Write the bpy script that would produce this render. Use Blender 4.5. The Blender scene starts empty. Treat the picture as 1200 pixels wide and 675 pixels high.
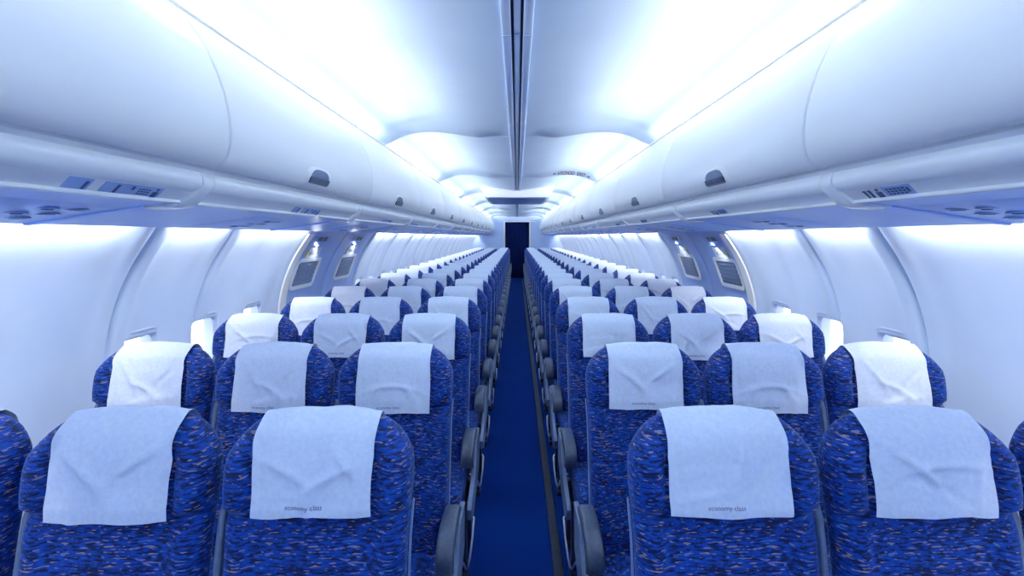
import bpy, bmesh, math, random
from mathutils import Vector, Matrix
from mathutils.bvhtree import BVHTree

SC = bpy.context.scene
COL = SC.collection
ZC = 1.637          # eye height
PI = math.pi
random.seed(7)

# ------------------------------------------------------------------ materials
def mat(name, col, rough=.5, metal=0., spec=.5, emit=None, estr=0., sheen=0., sheencol=None):
    m = bpy.data.materials.new(name); m.use_nodes = True
    b = m.node_tree.nodes['Principled BSDF']
    b.inputs['Base Color'].default_value = (*col, 1)
    b.inputs['Roughness'].default_value = rough
    b.inputs['Metallic'].default_value = metal
    b.inputs['Specular IOR Level'].default_value = spec
    if sheen:
        b.inputs['Sheen Weight'].default_value = sheen
        b.inputs['Sheen Roughness'].default_value = .4
        b.inputs['Sheen Tint'].default_value = (*(sheencol or (1, 1, 1)), 1)
    if emit:
        b.inputs['Emission Color'].default_value = (*emit, 1)
        b.inputs['Emission Strength'].default_value = estr
    return m

def noise_tint(m, scale, c1, c2, lo=.35, hi=.65, vec_scale=(1, 1, 1), bump=0., bump_scale=None):
    """procedural two-tone colour (and bump) from object coordinates"""
    nt = m.node_tree; N = nt.nodes; L = nt.links
    b = N['Principled BSDF']
    tc = N.new('ShaderNodeTexCoord'); mp = N.new('ShaderNodeMapping')
    mp.inputs['Scale'].default_value = vec_scale
    L.new(tc.outputs['Object'], mp.inputs['Vector'])
    nz = N.new('ShaderNodeTexNoise'); nz.inputs['Scale'].default_value = scale; nz.inputs['Detail'].default_value = 3
    L.new(mp.outputs['Vector'], nz.inputs['Vector'])
    cr = N.new('ShaderNodeValToRGB')
    cr.color_ramp.elements[0].position = lo; cr.color_ramp.elements[0].color = (*c1, 1)
    cr.color_ramp.elements[1].position = hi; cr.color_ramp.elements[1].color = (*c2, 1)
    L.new(nz.outputs['Fac'], cr.inputs['Fac']); L.new(cr.outputs['Color'], b.inputs['Base Color'])
    if bump:
        bp = N.new('ShaderNodeBump'); bp.inputs['Strength'].default_value = bump; bp.inputs['Distance'].default_value = .004
        nb = N.new('ShaderNodeTexNoise'); nb.inputs['Scale'].default_value = bump_scale or scale * 3
        L.new(mp.outputs['Vector'], nb.inputs['Vector'])
        L.new(nb.outputs['Fac'], bp.inputs['Height']); L.new(bp.outputs['Normal'], b.inputs['Normal'])
    return m

def fabric():
    m = mat('seat_fabric', (.01, .05, .35), .75, spec=.25, sheen=.35, sheencol=(.25, .5, 1))
    nt = m.node_tree; N = nt.nodes; L = nt.links; b = N['Principled BSDF']
    tc = N.new('ShaderNodeTexCoord')
    def nz(sc, scale, det=2.):
        mp = N.new('ShaderNodeMapping'); mp.inputs['Scale'].default_value = sc
        L.new(tc.outputs['Object'], mp.inputs['Vector'])
        n = N.new('ShaderNodeTexNoise'); n.inputs['Scale'].default_value = scale; n.inputs['Detail'].default_value = det
        L.new(mp.outputs['Vector'], n.inputs['Vector']); return n
    def ramp(src, a, c, bpos, d):
        r = N.new('ShaderNodeValToRGB'); e = r.color_ramp.elements
        e[0].position, e[0].color = a, (*c, 1); e[1].position, e[1].color = bpos, (*d, 1)
        L.new(src, r.inputs['Fac']); return r
    base = ramp(nz((42, 42, 170), 1.0).outputs['Fac'], .40, (.0004, .006, .050), .57, (.001, .045, .33))
    fl = ramp(nz((46, 46, 215), 1.0, 1.).outputs['Fac'],   .62, (0, 0, 0), .66, (1, 1, 1))
    fcol = ramp(nz((9, 9, 30), 1.0).outputs['Fac'], .40, (.06, .14, .38), .52, (.25, .19, .22))
    mx = N.new('ShaderNodeMix'); mx.data_type = 'RGBA'
    L.new(fl.outputs['Color'], mx.inputs['Factor'])
    L.new(base.outputs['Color'], mx.inputs[6]); L.new(fcol.outputs['Color'], mx.inputs[7])
    L.new(mx.outputs[2], b.inputs['Base Color'])
    bp = N.new('ShaderNodeBump'); bp.inputs['Strength'].default_value = .25; bp.inputs['Distance'].default_value = .003
    L.new(nz((60, 60, 240), 1.0).outputs['Fac'], bp.inputs['Height']); L.new(bp.outputs['Normal'], b.inputs['Normal'])
    return m

M = {}
M['fabric'] = fabric()
M['cover'] = noise_tint(mat('cover_paper', (.8, .86, .97), .9, spec=.15), 90, (.70, .77, .92), (.77, .84, .955), bump=.12, bump_scale=160)
M['ink'] = mat('ink', (.05, .08, .2), .8)
M['red_ink'] = mat('red_ink', (.10, .015, .05), .7)
M['wall'] = noise_tint(mat('sidewall_plastic', (.72, .8, .95), .45, spec=.35), 3, (.56, .685, .90), (.61, .73, .92))
M['bin'] = noise_tint(mat('bin_plastic', (.8, .86, .95), .3, spec=.4), 2, (.89, .895, .885), (.91, .91, .90))
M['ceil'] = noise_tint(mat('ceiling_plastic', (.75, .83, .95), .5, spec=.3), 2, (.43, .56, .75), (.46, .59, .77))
M['rail'] = noise_tint(mat('rail_plastic', (.75, .82, .93), .18, spec=.7), 2, (.86, .88, .89), (.88, .90, .91))
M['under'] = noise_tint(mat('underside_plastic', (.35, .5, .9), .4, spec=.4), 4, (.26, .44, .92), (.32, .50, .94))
M['strip'] = noise_tint(mat('strip_plastic', (.5, .62, .82), .4), 4, (.42, .56, .82), (.48, .6, .84))
M['slot'] = mat('slot_dark', (.02, .03, .08), .8)
M['panelblue'] = noise_tint(mat('panel_blue', (.05, .12, .4), .35), 5, (.05, .13, .42), (.07, .16, .47))
M['plate'] = noise_tint(mat('sign_plate_blue', (.2, .33, .66), .35), 8, (.22, .34, .66), (.27, .4, .7))
M['hatch'] = noise_tint(mat('hatch_plastic', (.3, .42, .78), .45), 3, (.32, .45, .82), (.37, .5, .86))
M['carpet'] = noise_tint(mat('carpet', (.01, .05, .3), .95, spec=.1), 220, (.0005, .024, .17), (.001, .040, .27), bump=.5, bump_scale=500)
M['dark'] = noise_tint(mat('dark_plastic', (.015, .02, .045), .4), 30, (.012, .018, .04), (.02, .028, .055))
M['arm'] = noise_tint(mat('armrest_plastic', (.09, .12, .18), .3, spec=.5), 60, (.055, .075, .125), (.075, .10, .155))
M['grey'] = noise_tint(mat('grey_plastic', (.22, .29, .42), .45), 40, (.13, .18, .30), (.16, .22, .35))
M['metal'] = noise_tint(mat('brushed_metal', (.75, .78, .85), .3, metal=.9), 60, (.7, .74, .82), (.8, .83, .88))
M['trimsilver'] = mat('silver_trim', (.25, .36, .62), .35, metal=.3)
M['bulk'] = noise_tint(mat('bulkhead_plastic', (.5, .62, .9), .5), 3, (.50, .63, .92), (.55, .67, .93))
M['navy'] = noise_tint(mat('navy_curtain', (.004, .012, .08), .9, spec=.1), 20, (.003, .010, .075), (.006, .016, .10))
M['shade'] = noise_tint(mat('window_shade', (.7, .78, .95), .5), 6, (.62, .72, .95), (.68, .77, .96))
M['label'] = noise_tint(mat('lit_label', (.7, .75, .8), .4), 60, (.55, .62, .75), (.8, .84, .88))
M['yellow'] = mat('yellow_mark', (.6, .5, .15), .6)
M['bulb'] = mat('lamp_lens', (.9, .95, 1), .3, emit=(.8, .9, 1), estr=3.)
g = bpy.data.materials.new('window_glass'); g.use_nodes = True
nt = g.node_tree; nt.nodes.clear()
o_ = nt.nodes.new('ShaderNodeOutputMaterial'); mxs = nt.nodes.new('ShaderNodeMixShader')
tr = nt.nodes.new('ShaderNodeBsdfTransparent'); gl = nt.nodes.new('ShaderNodeBsdfGlossy')
gl.inputs['Roughness'].default_value = .05; mxs.inputs[0].default_value = .06
nt.links.new(tr.outputs[0], mxs.inputs[1]); nt.links.new(gl.outputs[0], mxs.inputs[2]); nt.links.new(mxs.outputs[0], o_.inputs[0])
M['glass'] = g

# ------------------------------------------------------------------ mesh helpers
class MB:
    def __init__(s): s.v = []; s.f = []; s.mi = []
    def add(s, vs, fs, mi=0):
        b = len(s.v); s.v += [tuple(v) for v in vs]; s.f += [tuple(b + i for i in f) for f in fs]; s.mi += [mi] * len(fs)
    def box(s, x0, x1, y0, y1, z0, z1, mi=0):
        x0, x1 = min(x0, x1), max(x0, x1)
        vs = [(x, y, z) for x in (x0, x1) for y in (y0, y1) for z in (z0, z1)]
        s.add(vs, [(0, 1, 3, 2), (4, 6, 7, 5), (0, 4, 5, 1), (2, 3, 7, 6), (0, 2, 6, 4), (1, 5, 7, 3)], mi)
    def rbox(s, x0, x1, y0, y1, z0, z1, r=.01, seg=2, mi=0):
        x0, x1 = min(x0, x1), max(x0, x1)
        bm = bmesh.new(); bmesh.ops.create_cube(bm, size=1)
        for v in bm.verts:
            v.co = Vector(((x0 + x1) / 2 + v.co.x * (x1 - x0), (y0 + y1) / 2 + v.co.y * (y1 - y0), (z0 + z1) / 2 + v.co.z * (z1 - z0)))
        bmesh.ops.bevel(bm, geom=list(bm.edges), offset=r, segments=seg, profile=.5, affect='EDGES')
        bm.verts.index_update()
        s.add([v.co for v in bm.verts], [[v.index for v in f.verts] for f in bm.faces], mi); bm.free()
    def loft(s, rings, closed=True, caps=True, mi=0):
        n = len(rings[0]); vs = [p for r in rings for p in r]; fs = []
        for i in range(len(rings) - 1):
            for j in range(n if closed else n - 1):
                k = (j + 1) % n
                fs.append((i * n + j, i * n + k, (i + 1) * n + k, (i + 1) * n + j))
        if caps and closed:
            fs.append(tuple(range(n - 1, -1, -1))); fs.append(tuple((len(rings) - 1) * n + j for j in range(n)))
        s.add(vs, fs, mi)
    def tube(s, pts, r, n=8, mi=0):
        pts = [Vector(p) for p in pts]; rings = []
        for i, p in enumerate(pts):
            d = (pts[min(i + 1, len(pts) - 1)] - pts[max(i - 1, 0)]).normalized()
            a = d.cross(Vector((0, 0, 1)) if abs(d.z) < .9 else Vector((1, 0, 0))).normalized(); b = d.cross(a)
            rings.append([p + (a * math.cos(t) + b * math.sin(t)) * r for t in [2 * PI * k / n for k in range(n)]])
        s.loft(rings, mi=mi)
    def build(s, name, mats, parent=None, smooth=None, kind=None, loc=None):
        me = bpy.data.meshes.new(name); me.from_pydata(s.v, [], s.f)
        bm = bmesh.new(); bm.from_mesh(me); bmesh.ops.recalc_face_normals(bm, faces=bm.faces); bm.to_mesh(me); bm.free()
        for m in (mats if isinstance(mats, (list, tuple)) else [mats]): me.materials.append(m)
        for p, i in zip(me.polygons, s.mi): p.material_index = i
        if smooth is not None:
            me.shade_smooth()
            if smooth < 180: me.set_sharp_from_angle(angle=math.radians(smooth))
        return link(name, me, parent, kind, loc)

def link(name, data, parent=None, kind=None, loc=None):
    o = bpy.data.objects.new(name, data); COL.objects.link(o)
    if parent is not None: o.parent = parent
    if kind: o['kind'] = kind
    if loc is not None: o.location = loc
    return o

def tag(o, label, cat, group=None):
    o['label'] = label; o['category'] = cat
    if group: o['group'] = group
    return o

def empty(name, loc=(0, 0, 0)):
    o = bpy.data.objects.new(name, None); COL.objects.link(o); o.location = loc; o.empty_display_size = .1
    return o

def copy_tree(o, parent=None):
    c = o.copy(); COL.objects.link(c)
    if parent is not None: c.parent = parent
    for ch in list(o.children): copy_tree(ch, c)
    return c

def interp(tab, x):
    if x <= tab[0][0]: return tab[0][1]
    for (a, b), (c, d) in zip(tab, tab[1:]):
        if x <= c: return b + (d - b) * (x - a) / (c - a)
    return tab[-1][1]
def sinterp(tab, x):
    """smooth (catmull) interpolation"""
    if x <= tab[0][0]: return tab[0][1]
    if x >= tab[-1][0]: return tab[-1][1]
    for i in range(len(tab) - 1):
        if x <= tab[i + 1][0]:
            x0, y0 = tab[i]; x1, y1 = tab[i + 1]
            m0 = (y1 - tab[i - 1][1]) / (x1 - tab[i - 1][0]) if i > 0 else (y1 - y0) / (x1 - x0)
            m1 = (tab[i + 2][1] - y0) / (tab[i + 2][0] - x0) if i + 2 < len(tab) else (y1 - y0) / (x1 - x0)
            h = x1 - x0; t = (x - x0) / h
            return (2*t**3-3*t*t+1)*y0 + (t**3-2*t*t+t)*h*m0 + (-2*t**3+3*t*t)*y1 + (t**3-t*t)*h*m1
def gauss(x, s): return math.exp(-(x / s) ** 2)
def clamp(x, a=0., b=1.): return max(a, min(b, x))
def sstep(a, b, x):
    t = clamp((x - a) / (b - a)); return t * t * (3 - 2 * t)

def text_geo(txt, size, bold=0.):
    cu = bpy.data.curves.new('lettering', 'FONT'); cu.body = txt; cu.size = size; cu.align_x = 'CENTER'; cu.align_y = 'CENTER'
    cu.resolution_u = 3; cu.offset = bold
    o = bpy.data.objects.new('lettering', cu); COL.objects.link(o)
    dg = bpy.context.evaluated_depsgraph_get()
    me = bpy.data.meshes.new_from_object(o.evaluated_get(dg))
    vs = [v.co.copy() for v in me.vertices]; fs = [tuple(p.vertices) for p in me.polygons]
    bpy.data.objects.remove(o); bpy.data.curves.remove(cu); bpy.data.meshes.remove(me)
    return vs, fs

Y0, Y1 = -.75, 20.0       # cabin ends

# ------------------------------------------------------------------ setting
WALLP = [(0, 1.63), (.25, 1.70), (.5, 1.77), (.8, 1.815), (1.0, 1.822), (1.158, 1.808), (1.33, 1.757), (1.486, 1.682), (1.662, 1.56), (1.76, 1.48), (1.9, 1.36), (2.45, 1.18)]
def wallx(z): return sinterp(WALLP, z)
WIN_Z0, WIN_Z1, WIN_H = .82, 1.165, .118

f = MB(); f.box(-1.78, 1.78, Y0 - .05, 22.5, -.05, 0); f.build('floor', M['carpet'], kind='structure')

def wall_panel(side, ya, yb, wins, ridges=True):
    zs = sorted(set([0, .12, .25, .4, .55, .7, .78, WIN_Z0, .9, 1.0, 1.1, WIN_Z1, 1.22, 1.27, 1.33, 1.39, 1.45, 1.5, 1.55, 1.6, 1.662, 1.7, 1.75, 1.9, 2.15, 2.45]))
    ys = {ya, ya + .006, ya + .014, ya + .03, yb - .03, yb - .014, yb - .006, yb}
    n = max(2, int((yb - ya) / .035))
    ys |= {round(ya + (yb - ya) * i / n, 4) for i in range(n + 1)}
    for w in wins: ys |= {w - WIN_H, w + WIN_H}
    ys = sorted(ys); ys = [y for i, y in enumerate(ys) if i == 0 or y - ys[i - 1] > 1e-4]
    mids = [(a + b) / 2 for a, b in zip(wins, wins[1:])]
    vs = []; fs = []
    for y in ys:
        for z in zs:
            off = 0.
            if ridges:
                e = min(y - ya, yb - y)
                off -= .020 * (1 - sstep(.0, .018, e))                # seam groove
                off += .020 * gauss(e - .06, .045)                    # rolled edge
                for m_ in mids: off += .014 * gauss(y - m_, .06)
                for w in wins: off -= .008 * gauss(y - w, .13) * gauss(z - 1.0, .22)
            vs.append((side * (wallx(z) - off), y, z))
    nz = len(zs)
    for i in range(len(ys) - 1):
        for j in range(nz - 1):
            if any(ys[i] >= w - WIN_H - 1e-4 and ys[i + 1] <= w + WIN_H + 1e-4 for w in wins) and zs[j] >= WIN_Z0 - 1e-4 and zs[j + 1] <= WIN_Z1 + 1e-4: continue
            fs.append((i * nz + j, (i + 1) * nz + j, (i + 1) * nz + j + 1, i * nz + j + 1))
    mb = MB(); mb.add(vs, fs)
    return mb.build('wall_left' if side < 0 else 'wall_right', M['wall'], smooth=50, kind='structure')

PANELS = [(Y0, 2.22, []), (2.22, 2.82, [2.42]), (2.82, 3.86, [2.94, 3.48])]
y = 5.60; k = 0
while y < 19.9:
    yb = min(y + 1.03, Y1)
    PANELS.append((y, yb, [y + .26, y + .77] if yb - y > .9 and y < 12 else []))
    y = yb
for side in (-1, 1):
    for a, b, w in PANELS: wall_panel(side, a, b, w)

def rr(hw, hh, r, n=5):
    """rounded rectangle loop (u, v)"""
    out = []
    for cx, cy, a0 in ((hw - r, hh - r, 0), (-hw + r, hh - r, PI / 2), (-hw + r, -hh + r, PI), (hw - r, -hh + r, 1.5 * PI)):
        for i in range(n + 1):
            a = a0 + PI / 2 * i / n; out.append((cx + r * math.cos(a), cy + r * math.sin(a)))
    return out
WZ = (WIN_Z0 + WIN_Z1) / 2; WHH = (WIN_Z1 - WIN_Z0) / 2
def window_meshes(side):
    """one window at Y=0, world z, world x"""
    fr = MB(); rings = []
    for hw, hh, r, dx in ((WIN_H + .032, WHH + .030, .065, .012), (WIN_H + .028, WHH + .026, .062, .001), (WIN_H + .014, WHH + .014, .055, .002), (WIN_H + .004, WHH + .004, .050, .010),
                          (WIN_H - .006, WHH - .004, .046, .016), (WIN_H - .012, WHH - .008, .042, .018), (WIN_H - .016, WHH - .010, .038, .035), (WIN_H - .018, WHH - .012, .036, .07)):
        rings.append([(side * (wallx(WZ + v) + dx), u, WZ + v) for u, v in rr(hw, hh, r)])
    fr.loft(rings, caps=False)
    sh = MB(); z0 = WZ + WHH - .006
    sh.rbox(side * (wallx(1.1) + .030), side * (wallx(1.1) + .037), -WIN_H + .008, WIN_H - .008, z0, WIN_Z1 + .014, .002, 1)
    sh.rbox(side * (wallx(1.1) + .022), side * (wallx(1.1) + .04), -WIN_H + .012, WIN_H - .012, z0 - .012, z0 + .004, .004, 2)
    pn = MB(); pn.box(side * (wallx(WZ) + .052), side * (wallx(WZ) + .056), -WIN_H + .005, WIN_H - .005, WIN_Z0 + .005, WIN_Z1 - .005)
    return fr, sh, pn
wn = 0
for side in (-1, 1):
    fr, sh, pn = window_meshes(side); proto = None
    for a, b, ws in PANELS:
        for w in ws:
            wn += 1
            if proto is None:
                proto = empty('window_%d' % wn, (0, w, 0)); proto['kind'] = 'structure'
                fr.build('window_frame', M['shade'], proto, smooth=40); sh.build('window_shade', M['shade'], proto, smooth=40); pn.build('window_pane', M['glass'], proto)
            else:
                c = copy_tree(proto); c.name = 'window_%d' % wn; c.location.y = w
                if w in (2.94,):
                    for ch in c.children:
                        if ch.name.startswith('window_shade'): ch.location.z = .055

# over-wing exit hatches
def patch(side, ya, yb, za, zb, din, mb, mi=0, ny=2, nz=5, taper=0.):
    """raised slab that follows the wall curve; din = how far it stands into the cabin"""
    zs = [za + (zb - za) * i / nz for i in range(nz + 1)]
    outer = lambda d: [[(side * (wallx(z) - d), yy, z) for z in zs] for yy in (ya, yb)]
    A, B = outer(din), outer(-.01)
    ring = lambda R, k: R
    n = nz + 1
    vs = A[0] + A[1] + B[0] + B[1]; fs = []
    for j in range(nz):
        fs += [(j, j + 1, n + j + 1, n + j), (2*n + j, 3*n + j, 3*n + j + 1, 2*n + j + 1), (j, 2*n + j, 2*n + j + 1, j + 1), (n + j, n + j + 1, 3*n + j + 1, 3*n + j)]
    fs += [(0, n, 3*n, 2*n), (n - 1, 3*n - 1, 4*n - 1, 2*n - 1)]
    mb.add(vs, fs, mi)
def framed(side, yc, zc, hw, hh, r, d, mb, w=.02, mi=0):
    rings = []
    for e, dd in ((0, -.005), (0, d), (-w, d), (-w, d * .2)):
        rings.append([(side * (wallx(zc + v) - dd), yc + u, zc + v) for u, v in rr(hw + e, hh + e, max(r + e, .006))])
    mb.loft(rings, caps=False, mi=mi)

dn = 0
for side in (-1, 1):
    for ya, yb in ((3.86, 4.72), (4.72, 5.60)):
        dn += 1; yc = (ya + yb) / 2 - (.08 if ya < 4 else -.02)
        mb = MB(); zs = [0, .25, .5, .7, .85, 1.0, 1.1, 1.2, 1.3, 1.4, 1.5, 1.6, 1.645, 1.75, 1.9, 2.45]
        ys = [ya, ya + .008, ya + .02, ya + .05, yc, yb - .05, yb - .02, yb - .008, yb]
        vs = [(side * (wallx(z) + .02 * (1 - sstep(0, .02, min(y - ya, yb - y)))), y, z) for y in ys for z in zs]
        n = len(zs)
        mb.add(vs, [(i * n + j, (i + 1) * n + j, (i + 1) * n + j + 1, i * n + j + 1) for i in range(len(ys) - 1) for j in range(n - 1)])
        d = mb.build('door_%d' % dn, M['hatch'], smooth=40, kind='structure')
        tag(d, '%s overwing exit hatch with grey louvred handle cover, %s of the aisle' % ('nearer' if ya < 4 else 'farther', 'left' if side < 0 else 'right'), 'exit hatch')
        # handle cover: rounded white frame round a grey louvred recess
        zc = 1.335
        h = MB(); framed(side, yc, zc, .235, .125, .05, .014, h, .028); fr = h.build('handle_cover', M['bin'], d, smooth=40)
        h = MB(); patch(side, yc - .185, yc + .185, zc - .092, zc + .092, .006, h)
        for q in range(5): patch(side, yc - .18, yc + .18, zc - .082 + q * .035, zc - .066 + q * .035, .014, h)
        h.build('louvre_panel', M['grey'], fr, smooth=40)
        # lit label plate with small lamp over it
        h = MB(); patch(side, yc - .12, yc + .12, 1.465, 1.55, .006, h); lb = h.build('label_plate', M['label'], d, smooth=40)
        h = MB(); patch(side, yc - .15, yc - .115, 1.47, 1.53, .007, h); h.build('yellow_mark', M['yellow'], lb)
        h = MB()
        for q, w in enumerate((.03, .018, .03, .012, .03)): patch(side, yc - .09 + q * .038, yc - .09 + q * .038 + w * .5, 1.485, 1.51, .008, h)
        h.build('lettering', M['ink'], lb)
        h = MB(); patch(side, yc - .12, yc + .12, 1.548, 1.562, .03, h); h.build('lamp_hood', M['hatch'], d, smooth=40)
        h = MB(); patch(side, yc - .17, yc + .17, 1.588, 1.64, .006, h); sg = h.build('sign_plate', M['plate'], d, smooth=40)
        h = MB()
        for a0, a1 in ((-.09, .0), (.03, .085)): patch(side, yc + a0, yc + a1, 1.598, 1.63, .009, h)
        h.build('lettering', M['dark'], sg)
        la = bpy.data.lights.new('hatch_lamp', 'AREA'); la.shape = 'RECTANGLE'; la.size = .2; la.size_y = .012; la.energy = .8; la.color = (.92, .96, 1)
        lo = bpy.data.objects.new('hatch_lamp', la); COL.objects.link(lo); lo.location = (side * (wallx(1.545) - .025), yc, 1.545)
        lo.rotation_euler = Matrix(((0, side, 0), (1, 0, 0), (0, 0, -1))).to_euler() if False else (0, side * -.5, PI / 2)
    # pale pillar beside the first hatch
    mb = MB(); patch(side, 3.82, 3.92, .0, 1.655, .028, mb, nz=24); mb.build('trim_%d' % (1 if side < 0 else 2), M['bin'], smooth=40, kind='structure')

# ceiling
CEILP = [(0, .765), (.05, .765), (.3, .802), (.5, .833), (.64, .845), (.8, .832), (.9, .802), (.98, .760), (1.06, .732), (1.2, .725), (1.35, .725)]
def ceilz(x): return ZC + sinterp(CEILP, abs(x))
xs = [i / 36 * 1.35 for i in range(-36, 37)]
SEAMS = [Y0, 1.29, 4.04, 6.79, 9.54, 12.29, 15.04, 17.79, Y1]
def lip(x): return sstep(.08, .34, abs(x))      # rolled-down end of each ceiling panel
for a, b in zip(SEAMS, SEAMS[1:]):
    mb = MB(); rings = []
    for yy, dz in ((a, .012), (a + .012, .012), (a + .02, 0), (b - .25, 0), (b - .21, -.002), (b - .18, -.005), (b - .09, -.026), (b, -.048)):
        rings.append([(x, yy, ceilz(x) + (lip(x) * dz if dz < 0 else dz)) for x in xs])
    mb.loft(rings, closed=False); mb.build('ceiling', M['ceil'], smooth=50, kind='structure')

# ceiling centre strip: two rails, two dark slots, a middle strip, joints
tn = 3
cy1 = 8.75
mb = MB()
mb.box(-.052, .052, Y0, Y1, ZC + .757, ZC + .775)                         # backing (dark slots show it)
mb.build('trim_%d' % tn, M['slot'], kind='structure'); tn += 1
for x0, x1, z in ((-.056, -.022, .743), (-.012, .012, .749), (.022, .056, .743)):
    mb = MB(); yy = Y0
    cuts = [Y0] + [1.99 + 1.52 * q for q in range(-1, 13)] + [Y1]
    for a, b in zip(cuts, cuts[1:]):
        if b > a: mb.rbox(x0, x1, a + .004, b - .004, ZC + z, ZC + .765, .004, 2)
    mb.build('trim_%d' % tn, M['strip'], smooth=40, kind='structure'); tn += 1

# lowered unit hanging across the aisle ceiling
u = empty('ceiling_stowage_unit', (0, 8.53, ZC + .64)); tag(u, 'white lowered ceiling box with blue panel underneath, spanning over the aisle', 'ceiling box')
mb = MB()
rings = []
for yy, zz, w in ((0, .0, .524), (1.85, .0, .524)):
    r = []
    for x in [(-1 + 2 * i / 20) * w for i in range(21)]: r.append((x, yy, zz))
    for i in range(21):
        x = (1 - 2 * i / 20) * (w + .115); r.append((x, yy, ceilz(x) - ZC - .64 + .01))
    rings.append(r)
mb.loft(rings); mb.build('unit_body', M['bin'], u, smooth=30)
mb = MB(); mb.box(-.47, .47, .0, 1.68, -.014, .0); mb.build('underside_panel', M['panelblue'], u)
mb = MB()
r0 = [(x, -.012, ceilz(x) - ZC - .64 - .0) for x in [(-1 + 2 * i / 20) * .64 for i in range(21)]]
r1 = [(x, -.012, z - .018) for x, _, z in r0]; r2 = [(x, .0, z) for x, y, z in r1]; r3 = [(x, .0, z) for x, y, z in r0]
mb.loft([r0, r1, r2, r3], closed=False); mb.build('top_edge', M['strip'], u, smooth=40)

# exit lettering on the ceiling
def ceiling_text(yc, label):
    e = MB(); vs, fs = text_geo('VÝCHOD  EXIT', 1.0, .018)
    x0 = min(v.x for v in vs); x1 = max(v.x for v in vs); ymin = min(v.y for v in vs); ymax = max(v.y for v in vs)
    X = lambda t: .520 + t * .36
    def put(px, py): xx = X(px); k_ = .004 + .165 * (1 - py); return (xx, yc - .18 + k_, ceilz(xx) - lip(xx) * (.005 + .043 * k_ / .18) - .003)
    e.add([put((v.x - x0) / (x1 - x0), (v.y - ymin) / (ymax - ymin)) for v in vs], fs)
    for s, base in ((-1, -.045), (1, 1.045)):
        P = lambda a, b: put(base + s * a, .45 + b)
        e.add([P(0, -.05), P(.06, -.05), P(.06, -.26), P(.12, 0), P(.06, .26), P(.06, .05), P(0, .05)], [(0, 1, 5, 6), (2, 3, 4, 5, 1)])
    o = e.build('exit_lettering', M['red_ink'])
    tag(o, label, 'sign')
ceiling_text(6.79, 'dark red two-language exit lettering with arrows on ceiling in front of lowered box')
ceiling_text(15.04, 'tiny exit lettering with arrows on ceiling beyond the lowered box')

# overhead rail, icon band and underside, each side
RAILP = [(1.00, .30), (.938, .240), (.9345, .200), (.946, .190), (.942, .178), (.941, .165), (.944, .152), (.951, .142), (.960, .136), (.965, .1335), (.968, .1325), (.997, .1065), (.9955, .103), (.9945, .0985), (.998, .096), (1.02, .0965)]
UNDP = [(1.02, .0965), (1.04, .0945), (1.2, .0735), (1.45, .0395), (1.468, .037), (1.474, .042), (1.474, .06)]
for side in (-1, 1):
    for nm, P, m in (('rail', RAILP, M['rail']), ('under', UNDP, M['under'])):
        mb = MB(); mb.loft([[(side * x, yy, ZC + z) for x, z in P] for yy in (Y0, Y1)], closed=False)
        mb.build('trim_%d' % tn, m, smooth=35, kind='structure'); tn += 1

# ------------------------------------------------------------------ overhead bins
BP = 1.52
DOORP = [(.997, .672), (.988, .661), (.948, .604), (.913, .545), (.887, .482), (.870, .424), (.860, .366), (.857, .312), (.861, .276), (.869, .247), (.881, .224), (.897, .210), (.915, .2045), (.93, .209)]
def bin_proto(side):
    root = empty('overhead_bin')
    rings = []
    L = BP / 2 - .004
    for yy, ins in ((-L, .012), (-L + .003, .004), (-L + .012, 0), (L - .012, 0), (L - .003, .004), (L, .012)):
        outer = [(side * (x + ins), yy, ZC + z) for x, z in DOORP]
        inner = [(side * (x + .022), yy, ZC + z + .004) for x, z in reversed(DOORP[:-1])]
        rings.append(outer + inner)
    mb = MB(); mb.loft(rings); door = mb.build('door', M['bin'], root, smooth=45)
    mb = MB(); P = [(1.03, .667), (1.04, .58), (.97, .50), (.93, .42), (.91, .32), (.93, .235), (1.1, .225), (1.28, .26), (1.28, .55), (1.12, .64)]
    mb.loft([[(side * x, yy, ZC + z) for x, z in P] for yy in (-BP / 2 + .001, BP / 2 - .001)]); mb.build('housing', M['rail'], root, smooth=30)
    # hinge rail along the top
    mb = MB(); P = [(.989, .675), (.995, .690), (1.010, .695), (1.026, .689), (1.028, .673), (1.008, .670)]
    mb.loft([[(side * x, yy, ZC + z) for x, z in P] for yy in (-BP / 2 + .001, BP / 2 - .001)]); mb.build('hinge_rail', M['rail'], root, smooth=40)
    # latch: fairing, dark cup, paddle -- laid on the door curve
    tab = sorted((z, x) for x, z in DOORP[:-1])
    dx = lambda z: sinterp(tab, z)
    def dome(hw, z0, z1, d, n=16):
        loop = [(-hw, z0)] + [(-hw * math.copysign(abs(math.cos(PI * i / n)) ** .7, math.cos(PI * i / n)), z1 - .052 + .052 * math.sin(PI * i / n) ** .7) for i in range(n + 1)] + [(hw, z0)]
        return [(side * (dx(z) - d), yy - .06, ZC + z) for yy, z in loop]
    lt = MB(); R0, R1, R2 = dome(.145, .211, .298, -.002), dome(.128, .212, .292, .004), dome(.104, .224, .286, .006)
    lt.loft([R0, R1, R2], caps=False); latch = lt.build('latch', M['bin'], door, smooth=60)
    cp = MB(); R = dome(.104, .224, .286, .0045); cp.add(R, [tuple(range(len(R)))]); cp.build('latch_recess', M['grey'], latch)
    pd = MB(); q = [(-.165, .227), (-.165, .248), (.04, .248), (.04, .227)]
    for d in (.0,):
        a = [(side * (dx(z) - .006), yy, ZC + z) for yy, z in q]; b = [(side * (dx(z) - .013), yy, ZC + z + .002) for yy, z in q]
        pd.loft([a, b]);
    pd.build('latch_paddle', M['arm'], latch)
    return root
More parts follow.
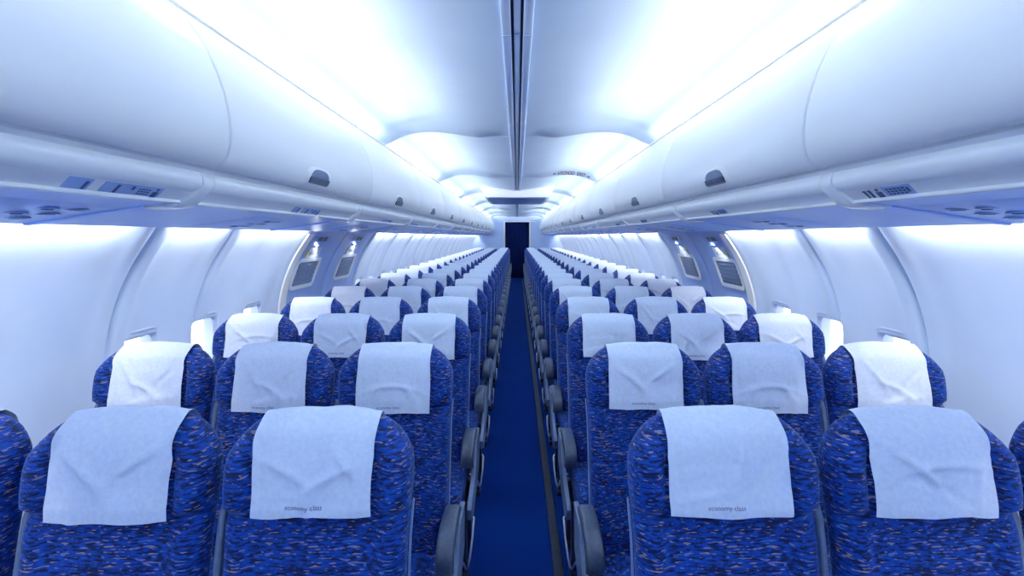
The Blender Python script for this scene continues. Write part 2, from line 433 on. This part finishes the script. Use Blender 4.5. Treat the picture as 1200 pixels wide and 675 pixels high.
ORD = ['first', 'second', 'third', 'fourth', 'fifth', 'sixth', 'seventh', 'eighth', 'ninth', 'tenth', 'eleventh', 'twelfth', 'thirteenth', 'fourteenth', 'fifteenth', 'sixteenth', 'seventeenth', 'eighteenth', 'nineteenth', 'twentieth',
       'twenty-first', 'twenty-second', 'twenty-third', 'twenty-fourth']
SIDE = {-1: 'left', 1: 'right'}
for side in (-1, 1):
    proto = None
    for q in range(-1, 13):
        yc = .82 + BP * q
        if proto is None: c = proto = bin_proto(side)
        else: c = copy_tree(proto)
        c.location = (0, yc, 0)
        if q < 0: tag(c, 'white overhead bin behind the camera, %s of the aisle' % SIDE[side], 'overhead bin', 'overhead bins')
        else: tag(c, 'white closed overhead bin %s of the aisle, %s one from the camera' % (SIDE[side], ORD[q]), 'overhead bin', 'overhead bins')
# filler over the last stretch before the bulkhead
# ------------------------------------------------------------------ bracket ribs at the bin joints
def rib_proto(side):
    P = [(.965, .204), (.944, .19), (.938, .172), (.938, .158), (.945, .146), (.957, .132), (.972, .118), (.992, .0985), (1.02, .089), (1.06, .086), (1.10, .085)]
    mb = MB(); rings = []
    for i, (x, z) in enumerate(P):
        t = i / (len(P) - 1); w = .030 if t < .55 else .030 + .02 * (t - .55) / .45
        sh = .05 * sstep(.35, 1, t)
        r = []
        for yy, d in ((-w, .008), (-w, -.001), (-w * .6, -.005), (0, -.0062), (w * .6, -.005), (w, -.001), (w, .008)):
            r.append((side * (x + d * .8), yy - sh * .6, ZC + z + d * .8))
        rings.append(r)
    mb.loft(rings); o = mb.build('joint_bracket', M['rail'], smooth=60)
    # tapering tail that runs across the underside
    mb = MB(); rings = []
    for i in range(9):
        x = 1.09 + .37 * i / 8; z = .0945 - (x - 1.04) * .1342 ; w = .046 * (1 - i / 8) + .012
        rings.append([(side * x, -.03 - .02 * i / 8 + yy, ZC + z + dz) for yy, dz in ((-w, .004), (-w, -.004), (-w * .7, -.0062), (w * .7, -.0062), (w, -.004), (w, .004))])
    mb.loft(rings); mb.build('tail_strip', M['under'], o, smooth=60)
    return o
for side in (-1, 1):
    proto = None
    for q in range(0, 13):
        if proto is None: c = proto = rib_proto(side)
        else: c = copy_tree(proto)
        c.location = (0, 1.585 + BP * q, 0)
        tag(c, 'pale curved bracket under the %s bin joint %s of the aisle' % (ORD[q], SIDE[side]), 'bracket', 'brackets at the bin joints')

# ------------------------------------------------------------------ passenger service units
def bandpt(t, d=0.):   # point on the icon band, t 0 top .. 1 bottom, d proud
    x = .968 + (.997 - .968) * t; z = .1325 + (.1065 - .1325) * t
    nx, nz = -.667, -.745
    return x + nx * d, z + nz * d
def band_quad(mb, side, ya, yb, t0, t1, d, shear=0., mi=0):
    pts = []
    for dd in (d - .002, d):
        for yy, t in ((ya, t0), (yb, t0), (yb + shear, t1), (ya + shear, t1)):
            x, z = bandpt(t, dd); pts.append((side * x, yy, ZC + z))
    mb.add(pts, [(0, 1, 2, 3), (4, 5, 6, 7), (0, 1, 5, 4), (1, 2, 6, 5), (2, 3, 7, 6), (3, 0, 4, 7)], mi)
def under_z(x): return interp(UNDP[:5], x)
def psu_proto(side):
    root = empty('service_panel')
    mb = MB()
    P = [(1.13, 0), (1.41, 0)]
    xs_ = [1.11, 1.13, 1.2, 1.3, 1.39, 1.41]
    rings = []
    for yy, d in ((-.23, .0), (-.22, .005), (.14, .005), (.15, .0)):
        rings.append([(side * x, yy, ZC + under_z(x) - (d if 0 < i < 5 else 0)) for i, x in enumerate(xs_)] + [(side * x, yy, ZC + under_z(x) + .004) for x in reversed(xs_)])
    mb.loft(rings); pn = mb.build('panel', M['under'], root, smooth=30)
    for k, x in enumerate((1.18, 1.26, 1.34)):
        def disc(r, d, yy, h=.006, n=14):
            a = [(side * (x + r * math.cos(2*PI*i/n)), yy + r * math.sin(2*PI*i/n), ZC + under_z(x) - d) for i in range(n)]
            b = [(vx, vy, vz - h) for vx, vy, vz in a]; m_ = MB(); m_.loft([a, b]); return m_
        l = disc(.028, .004, .085, .003).build('reading_lamp', M['plate'], root, smooth=40)
        disc(.018, .0068, .085, .001).build('lamp_lens', M['slot'], l, smooth=40)
        v = disc(.024, .004, -.0, .004).build('air_vent', M['plate'], root, smooth=40)
        disc(.012, .0078, -.0, .002).build('vent_nozzle', M['slot'], v, smooth=40)
        # icon plates on the sloped band
    mb = MB()
    if side < 0:
        for a, b in ((-.17, -.105), (-.07, .13)): band_quad(mb, side, a, b, .06, .94, .0015)
    else:
        band_quad(mb, side, -.01, .09, .06, .94, .0015)
    pl = mb.build('icon_plate', M['plate'], root)
    mb = MB()
    if side < 0:
        for a, w, t0, t1 in ((-.122, .008, .25, .9), (-.03, .008, .2, .9), (.02, .007, .2, .5)): band_quad(mb, side, a, a + w, t0, t1, .003)
        for r in range(3):
            for c in range(4): band_quad(mb, side, .045 + c * .011, .051 + c * .011, .3 + r * .2, .4 + r * .2, .003)
        band_quad(mb, side, .106, .112, .15, .35, .003); band_quad(mb, side, .1, .118, .45, .95, .003)
    else:
        for a in (.155, .135): band_quad(mb, side, a, a + .006, .22, .92, .003); band_quad(mb, side, a + .004, a + .010, .22, .32, .003)
        band_quad(mb, side, .105, .112, .15, .35, .003); band_quad(mb, side, .098, .118, .45, .95, .003)
        for r in range(3):
            for c in range(5): band_quad(mb, side, .012 + c * .014, .02 + c * .014, .25 + r * .22, .37 + r * .22, .003)
        band_quad(mb, side, .0, .006, .3, .7, .003)
    mb.build('lettering', M['ink'], pl)
    return root
PSY = [1.30, 2.44, 3.92, 4.95] + [6.14 + BP * i + d for i in range(9) for d in (.36, 1.12)]
for side in (-1, 1):
    proto = None
    for q, yy in enumerate(PSY):
        if proto is None: c = proto = psu_proto(side)
        else: c = copy_tree(proto)
        c.location = (0, yy, 0)
        tag(c, 'overhead service panel with reading lamps and icon plate %s of the aisle, %s from camera' % (SIDE[side], ORD[q]), 'service panel', 'service panels under the bins')

# ------------------------------------------------------------------ seats
ATAB = [(.42, .205), (.5, .213), (.8, .216), (.9, .217), (.97, .221), (1.03, .227), (1.08, .2275), (1.11, .222), (1.135, .208), (1.16, .187), (1.178, .165), (1.19, .145), (1.197, .120), (1.2, .09)]
REC = .25
def seat_back():
    zs = [.42, .44, .5, .6, .7, .78, .85, .89, .92, .94, .955, .97, .985, 1.0, 1.03, 1.06, 1.085, 1.11, 1.125, 1.14, 1.155, 1.168, 1.18, 1.188, 1.194, 1.198, 1.2]
    N = 56; rings = []
    for z in zs:
        a = interp(ATAB, z)
        depth = 1 - sstep(1.14, 1.202, z) ** 2 * .72
        if z < .46: depth *= .8
        r = []
        for i in range(N):
            t = 2 * PI * i / N; ct, st = math.cos(t), math.sin(t); e = 2 / 3.0
            x = a * math.copysign(abs(ct) ** e, ct); s = math.copysign(abs(st) ** e, st)
            u = abs(x) / a
            if s < 0:   # front, towards -Y
                head = sstep(.965, 1.005, z) * (1 - sstep(1.10, 1.185, z))
                low = 1 - sstep(.92, .98, z)
                wing = sstep(.60, .78, u)
                y = s * .055 * depth
                amp = min(1, -s * 1.6)
                y -= amp * (head * (.030 * wing - .012 * gauss(u - .66, .07)) + low * .014 * sstep(.66, .8, u) - .012 * gauss(z - .975, .014) * (.5 + .5 * wing))
                y -= amp * head * .010 * (1 - wing)
                y += amp * low * .010 * (1 - sstep(.5, .8, u)) * sstep(.42, .5, z)
            else:
                y = s * .050 * depth
            r.append((x, y - (1.2 - z) * REC, z))
        rings.append(r)
    mb = MB(); mb.loft(rings); return mb
BACK = seat_back()
bvh = BVHTree.FromPolygons([Vector(v) for v in BACK.v], BACK.f)

def vnoise(seed):
    from mathutils import noise
    return lambda x, y: noise.noise(Vector((x, y, seed)))
def cover_mesh(seed, folds):
    nz = vnoise(seed * 7.3)
    W = .143; NX = 36
    path = []
    zb = [.985, .972, .985, .985, .958, .956][seed - 1]
    nf = 26
    for i in range(nf): path.append(('f', zb + (1.12 - zb) * i / (nf - 1)))
    for i in range(1, 24): path.append(('a', PI * i / 24))
    for i in range(12): path.append(('b', 1.12 - .16 * i / 11))
    grid = []; pz = 1.12
    for k, (ty, val) in enumerate(path):
        row = []
        for i in range(NX + 1):
            s = -1 + 2 * i / NX
            x = s * W * (1 + .035 * nz(k * .05, s) + (.02 if ty == 'f' and val < .97 and False else 0)); 
            zz = val
            if ty == 'f': zz = val + (.006 * nz(s * 1.5, 3.3) if k == 0 else 0); o, d = Vector((x, -1, zz)), Vector((0, 1, 0))
            elif ty == 'b': o, d = Vector((x, 1, val)), Vector((0, -1, 0))
            else:
                c = Vector((x, -(1.2 - pz) * REC, pz)); dr = Vector((0, -math.cos(val), math.sin(val))); o, d = c + dr * .8, -dr
            hit, nrm, _, _ = bvh.ray_cast(o, d)
            if hit is None: hit, nrm, _, _ = bvh.find_nearest(o)
            row.append([hit, nrm, ty, val])
        grid.append(row)
    vs = []; fs = []
    for k, row in enumerate(grid):
        for i, (p, n, ty, val) in enumerate(row):
            s = -1 + 2 * i / NX
            h = .0065
            if ty == 'f':
                hang = 1 - sstep(.96, 1.05, val)
                # cloth bridges the hollow below the head bulge
                h += .004 * hang
                vv = (val - zb) / (1.12 - zb)
            elif ty == 'a': vv = 1 + val / PI * .8
            else: vv = 2
            for (cx, cv, ang, ln, wd, am) in folds:
                dx, dv = (s - cx), (vv - cv)
                a = dx * math.cos(ang) + dv * math.sin(ang); b = -dx * math.sin(ang) + dv * math.cos(ang)
                h += am * gauss(a, ln) * gauss(b + .25 * a * a, wd)
            h += .0028 * nz(s * 1.6 + 5, vv * 1.8) + .0012 * nz(s * 4.5, vv * 5 + 9)
            h += .004 * sstep(.88, 1, abs(s)) * (.6 + nz(vv * 2, s * 3))
            dr = {'f': Vector((0, -1, .0)), 'b': Vector((0, 1, 0))}.get(ty) or Vector((0, -math.cos(val), math.sin(val)))
            vs.append(p + dr * max(h * 1.4 - .0015, .004))
    for k in range(nf - 2, -1, -1):          # the cloth hangs straight over the hollow under the head bulge
        for i in range(NX + 1):
            a, b = vs[k * (NX + 1) + i], vs[(k + 1) * (NX + 1) + i]
            if grid[k][i][3] < 1.04: a.y = min(a.y, b.y - .10 * (b.z - a.z))
    m = NX + 1
    for k in range(len(grid) - 1):
        for i in range(NX): fs.append((k * m + i, k * m + i + 1, (k + 1) * m + i + 1, (k + 1) * m + i))
    mb = MB(); mb.add(vs, fs); return mb
rnd = random.Random(3)
FOLDS = [
 [(.1, .55, .6, .5, .06, .007), (.55, .85, -.9, .25, .05, .008), (-.4, .75, -.5, .4, .08, .006), (.0, .25, .1, .5, .10, -.004)],
 [(-.35, .75, -.7, .45, .06, .008), (.35, .85, .6, .4, .06, .007), (.1, .65, .1, .2, .2, -.006), (-.5, .4, 1.3, .4, .1, .004)],
 [(.5, .7, .9, .3, .09, -.007), (.15, .8, 1.4, .3, .07, .006), (-.5, .35, .2, .35, .05, .005), (-.2, .9, .0, .6, .08, -.005)],
 [(-.25, .8, -.7, .5, .05, .008), (.2, .85, .05, .6, .06, .006), (.0, .5, -.4, .5, .07, -.003), (.7, .6, 1.3, .5, .06, .004)],
 [(.2, .5, -.5, .55, .05, .008), (.0, .3, .25, .6, .06, .007), (-.4, .8, -.9, .4, .05, .007), (.5, .8, .7, .3, .07, -.004)],
 [(.0, .62, .0, .7, .05, .006), (-.5, .5, .8, .35, .06, .005), (.5, .45, -.8, .35, .06, .005)],
]
COVERS = []
LETTER = []
tv, tf = text_geo('economy class', .0150)
for k, fo in enumerate(FOLDS):
    c = cover_mesh(k + 1, fo); COVERS.append(c)
    cb = BVHTree.FromPolygons([Vector(v) for v in c.v], c.f)
    l = MB(); pts = []
    for v in tv:
        xx, zz = v.x - .014, [1.008, .995, 1.008, 1.008, .981, .979][k] + v.y
        hit, n, _, _ = cb.ray_cast(Vector((xx, -1, zz)), Vector((0, 1, 0)))
        pts.append((xx, hit.y - .0016, zz))
    l.add(pts, tf); LETTER.append(l)

def cushion():
    mb = MB(); rings = []
    # swept across x with side rounding; profile in YZ
    P = [(-.10, .36), (-.60, .335), (-.632, .35), (-.648, .385), (-.648, .42), (-.635, .447), (-.60, .466), (-.5, .470), (-.35, .458), (-.2, .452), (-.10, .455)]
    cy, cz = -.37, .40
    for x, k in ((-.225, .0), (-.222, .02), (-.214, .035), (-.20, .043), (0, .047), (.20, .043), (.214, .035), (.222, .02), (.225, .0)):
        g_ = .047 - k
        rings.append([(x, yy + (g_ if yy < cy else -g_) * (1 if abs(yy - cy) > .2 else .0), zz + (-g_ if zz > cz else g_ * .6)) for yy, zz in P])
    mb.loft(rings); return mb
def arm_cap(x, w=.031):
    path = [(-.18, .596), (-.22, .602), (-.27, .605), (-.33, .603), (-.385, .590), (-.420, .566), (-.432, .540), (-.428, .512)]
    thick = [.018, .020, .021, .022, .024, .025, .024, .014]
    mb = MB(); rings = []
    for i, (yy, zz) in enumerate(path):
        a = path[max(i - 1, 0)]; b = path[min(i + 1, len(path) - 1)]
        d = Vector((0, b[0] - a[0], b[1] - a[1])).normalized(); n = Vector((0, d.z, -d.y))
        if n.z < 0 and i < 5: n = -n
        t = thick[i]
        ring = []
        for u_, v_ in rr(w, t, min(t * .75, .014), 3):
            p = Vector((x + u_, yy, zz)) + (Vector((0, -d.z, d.y)) * -1) * v_
            ring.append(tuple(p))
        rings.append(ring)
    mb.loft(rings); return mb
def side_panel(x, t=.012):
    P = [(-.615, .345), (-.622, .395), (-.60, .415), (-.47, .438), (-.36, .475), (-.30, .53), (-.26, .585), (-.10, .585), (-.13, .42), (-.30, .34), (-.52, .31)]
    mb = MB(); rings = []
    cy, cz = -.36, .41
    for xx, sc in ((x - t, .985), (x - t * .6, 1), (x + t * .6, 1), (x + t, .985)):
        rings.append([(xx, cy + (a - cy) * sc, cz + (b - cz) * sc) for a, b in P])
    mb.loft(rings); return mb
def raised_arm(x):
    mb = MB(); rings = []
    for z, yo, h in ((.56, -.005, .028), (.62, 0, .030), (.75, 0, .030), (.88, .0, .029), (.95, .0, .024), (.975, .0, .014), (.98, .0, .006)):
        rings.append([(x + u_, yo + v_ - (1.2 - z) * REC + .02, z) for u_, v_ in rr(.009, h, .008, 3)])
    mb.loft(rings); return mb
def trim_edge(x):
    mb = MB(); rings = []
    for z in (.46, .5, .7, .9, .96, .985):
        a = interp(ATAB, z) + .003
        rings.append([(math.copysign(a + u_, x), v_ - (1.2 - z) * REC + .02, z) for u_, v_ in rr(.002, .009 if z < .98 else .004, .0015, 2)])
    mb.loft(rings); return mb
def leg(x, yy):
    mb = MB()
    mb.rbox(x - .016, x + .016, yy - .022, yy + .022, .02, .36, .006, 2)
    mb.rbox(x - .022, x + .022, yy - .05, yy + .05, .0, .028, .006, 2)
    return mb
def bar(x):
    mb = MB(); s = 1 if x > 0 else -1
    mb.tube([(x - s * .05, -.675, .215), (x - s * .02, -.675, .195), (x - s * .004, -.66, .16), (x, -.62, .11), (x + s * .002, -.55, .070), (x + s * .002, -.45, .050), (x + s * .002, -.3, .065), (x, -.17, .10), (x - s * .03, -.14, .12)], .0055, 8)
    return mb
def frame():
    mb = MB(); mb.rbox(-.2, .2, -.56, -.14, .30, .345, .01, 2)
    mb.tube([(-.235, -.50, .30), (.235, -.50, .30)], .018, 10); mb.tube([(-.235, -.24, .30), (.235, -.24, .30)], .018, 10)
    return mb

ROWS = 24
POS = {'aisle': .5, 'middle': .981, 'window': 1.463}
DROW = [1.255 + .7925 * r for r in range(ROWS)]
MESH = {}
def shared(key, maker, name, m, parent, smooth=60):
    if key in MESH: return link(name, MESH[key], parent)
    o = maker().build(name, m, parent, smooth=smooth); MESH[key] = o.data; return o

def make_seat(side, kind, row, seed):
    root = empty('passenger_seat', (side * POS[kind] + (.016 if side < 0 else .002), DROW[row], 0))
    b = shared('back', lambda: BACK, 'backrest', M['fabric'], root)
    cv = shared('cover%d' % seed, lambda: COVERS[seed], 'headrest_cover', M['cover'], root, 180)
    letter = {0: [(-1, 'aisle'), (1, 'aisle')], 1: [(-1, 'aisle'), (-1, 'middle'), (1, 'aisle'), (1, 'middle'), (1, 'window')], 2: [(1, 'aisle'), (-1, 'middle'), (1, 'middle')]}.get(row, [])
    if (side, kind) in letter:
        l = shared('let%d' % seed, lambda: LETTER[seed], 'lettering', M['ink'], cv, None)
    shared('cush', cushion, 'seat_cushion', M['fabric'], root)
    shared('frame', frame, 'seat_frame', M['dark'], root, 40)
    if kind == 'aisle':
        xi = -side * .240                        # aisle edge in local x
        shared(('cap', side), lambda: arm_cap(xi), 'armrest', M['arm'], root)
        sp = shared(('sp', side), lambda: side_panel(-side * .266, .010), 'side_panel', M['grey'], root, 40)
        shared(('bar', side), lambda: bar(-side * .247), 'baggage_bar', M['metal'], root)
        shared(('tr', side), lambda: trim_edge(-side), 'edge_trim', M['trimsilver'], root)
        for yy in (-.49, -.245): shared(('leg', side, yy), lambda: leg(-side * .225, yy), 'leg', M['dark'], root, 40)
    else:
        for yy in (-.49, -.245): shared(('legm', yy), lambda: leg(0, yy), 'leg', M['dark'], root, 40)
    if kind != 'window':
        shared(('ra', side), lambda: raised_arm(side * .2405), 'raised_armrest', M['grey'], root)
    else:
        shared(('wr', side), lambda: raised_arm(side * .236), 'raised_armrest', M['grey'], root)
    return root
sd = random.Random(11)
FIX = {(-1, 'aisle', 0): 0, (-1, 'middle', 0): 1, (1, 'aisle', 0): 2, (1, 'middle', 0): 3, (1, 'window', 1): 4, (-1, 'window', 1): 4, (1, 'aisle', 1): 1, (-1, 'aisle', 1): 5, (-1, 'middle', 1): 4, (1, 'middle', 1): 5}
for row in range(ROWS):
    for side in (-1, 1):
        for kind in ('aisle', 'middle', 'window'):
            s = make_seat(side, kind, row, FIX.get((side, kind, row), sd.randrange(6)))
            where = {'aisle': 'aisle seat', 'middle': 'middle seat', 'window': 'window seat'}[kind]
            tag(s, 'blue flecked %s with white headrest cover, %s of the aisle, %s row from camera' % (where, SIDE[side], ORD[row]), 'airplane seat', 'airplane seats in rows of three')

# seat track beside the carpet
mb = MB(); mb.rbox(  .178, .228, Y0, Y1, -.002, .010, .003, 1); mb.build('trim_%d' % tn, M['dark'], kind='structure'); tn += 1
mb = MB(); mb.rbox(-.36, -.31, Y0, Y1, -.002, .010, .003, 1); mb.build('trim_%d' % tn, M['dark'], kind='structure'); tn += 1

# ------------------------------------------------------------------ end walls
def bulkhead():
    mb = MB()
    for s in (-1, 1):
        P = [(s * .47, 0), (s * 1.95, 0), (s * 1.95, 2.5), (s * .47, 2.5)]
        mb.loft([[(x, Y1, z) for x, z in P], [(x, Y1 + .06, z) for x, z in P]])
    mb.box(-.47, .47, Y1, Y1 + .06, 2.19, 2.45)
    return mb
bulkhead().build('wall_front', M['bulk'], kind='structure')
mb = MB()
for s in (-1, 1): mb.box(s * .47, s * .53, Y1 - .02, Y1 + .08, 0, 2.19)
mb.box(-.72, .72, Y1 - .05, Y1 + .02, 2.19, 2.215)
mb.build('trim_%d' % tn, M['bin'], kind='structure'); tn += 1
mb = MB(); mb.box(-1.85, 1.85, Y0 - .05, Y0, -.05, 2.5); mb.build('wall_back', M['wall'], kind='structure')
mb = MB(); mb.box(-1.3, 1.3, 22.4, 22.5, 0, 2.5); mb.box(-1.35, -1.3, Y1 + .06, 22.5, 0, 2.5); mb.box(1.3, 1.35, Y1 + .06, 22.5, 0, 2.5); mb.box(-1.35, 1.35, Y1 + .06, 22.5, 2.45, 2.5)
mb.build('wall_galley', M['navy'], kind='structure')
# curtain in the doorway
mb = MB(); rings = []
for z in [0.012, .5, 1.0, 1.5, 2.0, 2.17]:
    rings.append([(-.465 + .93 * i / 90, Y1 + .14 + .022 * math.sin(i / 90 * 2 * PI * 11) + .006 * math.sin(i * 1.7), z) for i in range(91)])
mb.loft(rings, closed=False); c = mb.build('curtain', M['navy'], smooth=180)
tag(c, 'dark navy pleated curtain closing the doorway at the end of the aisle', 'curtain')

# ------------------------------------------------------------------ lights
def area(name, loc, direction, sx, sy, e, col):
    la = bpy.data.lights.new(name, 'AREA'); la.shape = 'RECTANGLE'; la.size = sx; la.size_y = sy; la.energy = e; la.color = col
    o = bpy.data.objects.new(name, la); COL.objects.link(o); o.location = loc
    d = Vector(direction).normalized(); yax = Vector((0, 1, 0)); z = -d; x = yax.cross(z).normalized(); y_ = z.cross(x)
    o.rotation_euler = Matrix((x, y_, z)).transposed().to_euler()
    return o
WHITE = (1.0, .995, .945)
E_CEIL, E_WALL = 12.8, 4.9      # watts per metre
for side in (-1, 1):
    for a, b in zip(SEAMS, SEAMS[1:]):
        area('cove_lamp', (side * 1.085, (a + b - .26) / 2, ZC + .690), (-side * .88, 0, .47), .05, b - a - .30, E_CEIL * (b - a) * (1 if b < 9 else .8), WHITE)
    for a, b, w in PANELS:
        m0, m1 = (a + .06, b - (.17 if a < 0 else .10)) if True else (a, b)
        area('wall_wash_lamp', (side * 1.490, (m0 + m1) / 2, ZC + .066), (side * .75, 0, -.66), .018, m1 - m0, E_WALL * (m1 - m0), WHITE)

w = bpy.data.worlds.new('World'); SC.world = w; w.use_nodes = True
bg = w.node_tree.nodes['Background']; bg.inputs[0].default_value = (.85, .93, 1, 1); bg.inputs[1].default_value = 2.2

# ------------------------------------------------------------------ camera
cd = bpy.data.cameras.new('camera'); co = bpy.data.objects.new('camera', cd); COL.objects.link(co)
co.location = (0, 0, ZC); co.rotation_euler = (PI / 2 - math.atan(60.5 / 600), 0, 0)
cd.sensor_width = 36; cd.lens = 18; cd.shift_x = -6 / 1200
cd.clip_start = .02; cd.clip_end = 100
SC.camera = co
SC.view_settings.view_transform = 'Standard'; SC.view_settings.look = 'None'; SC.view_settings.exposure = .22; SC.view_settings.gamma = 1.08
SC.cycles.use_denoising = True
SC.cycles.max_bounces = 10; SC.cycles.diffuse_bounces = 6
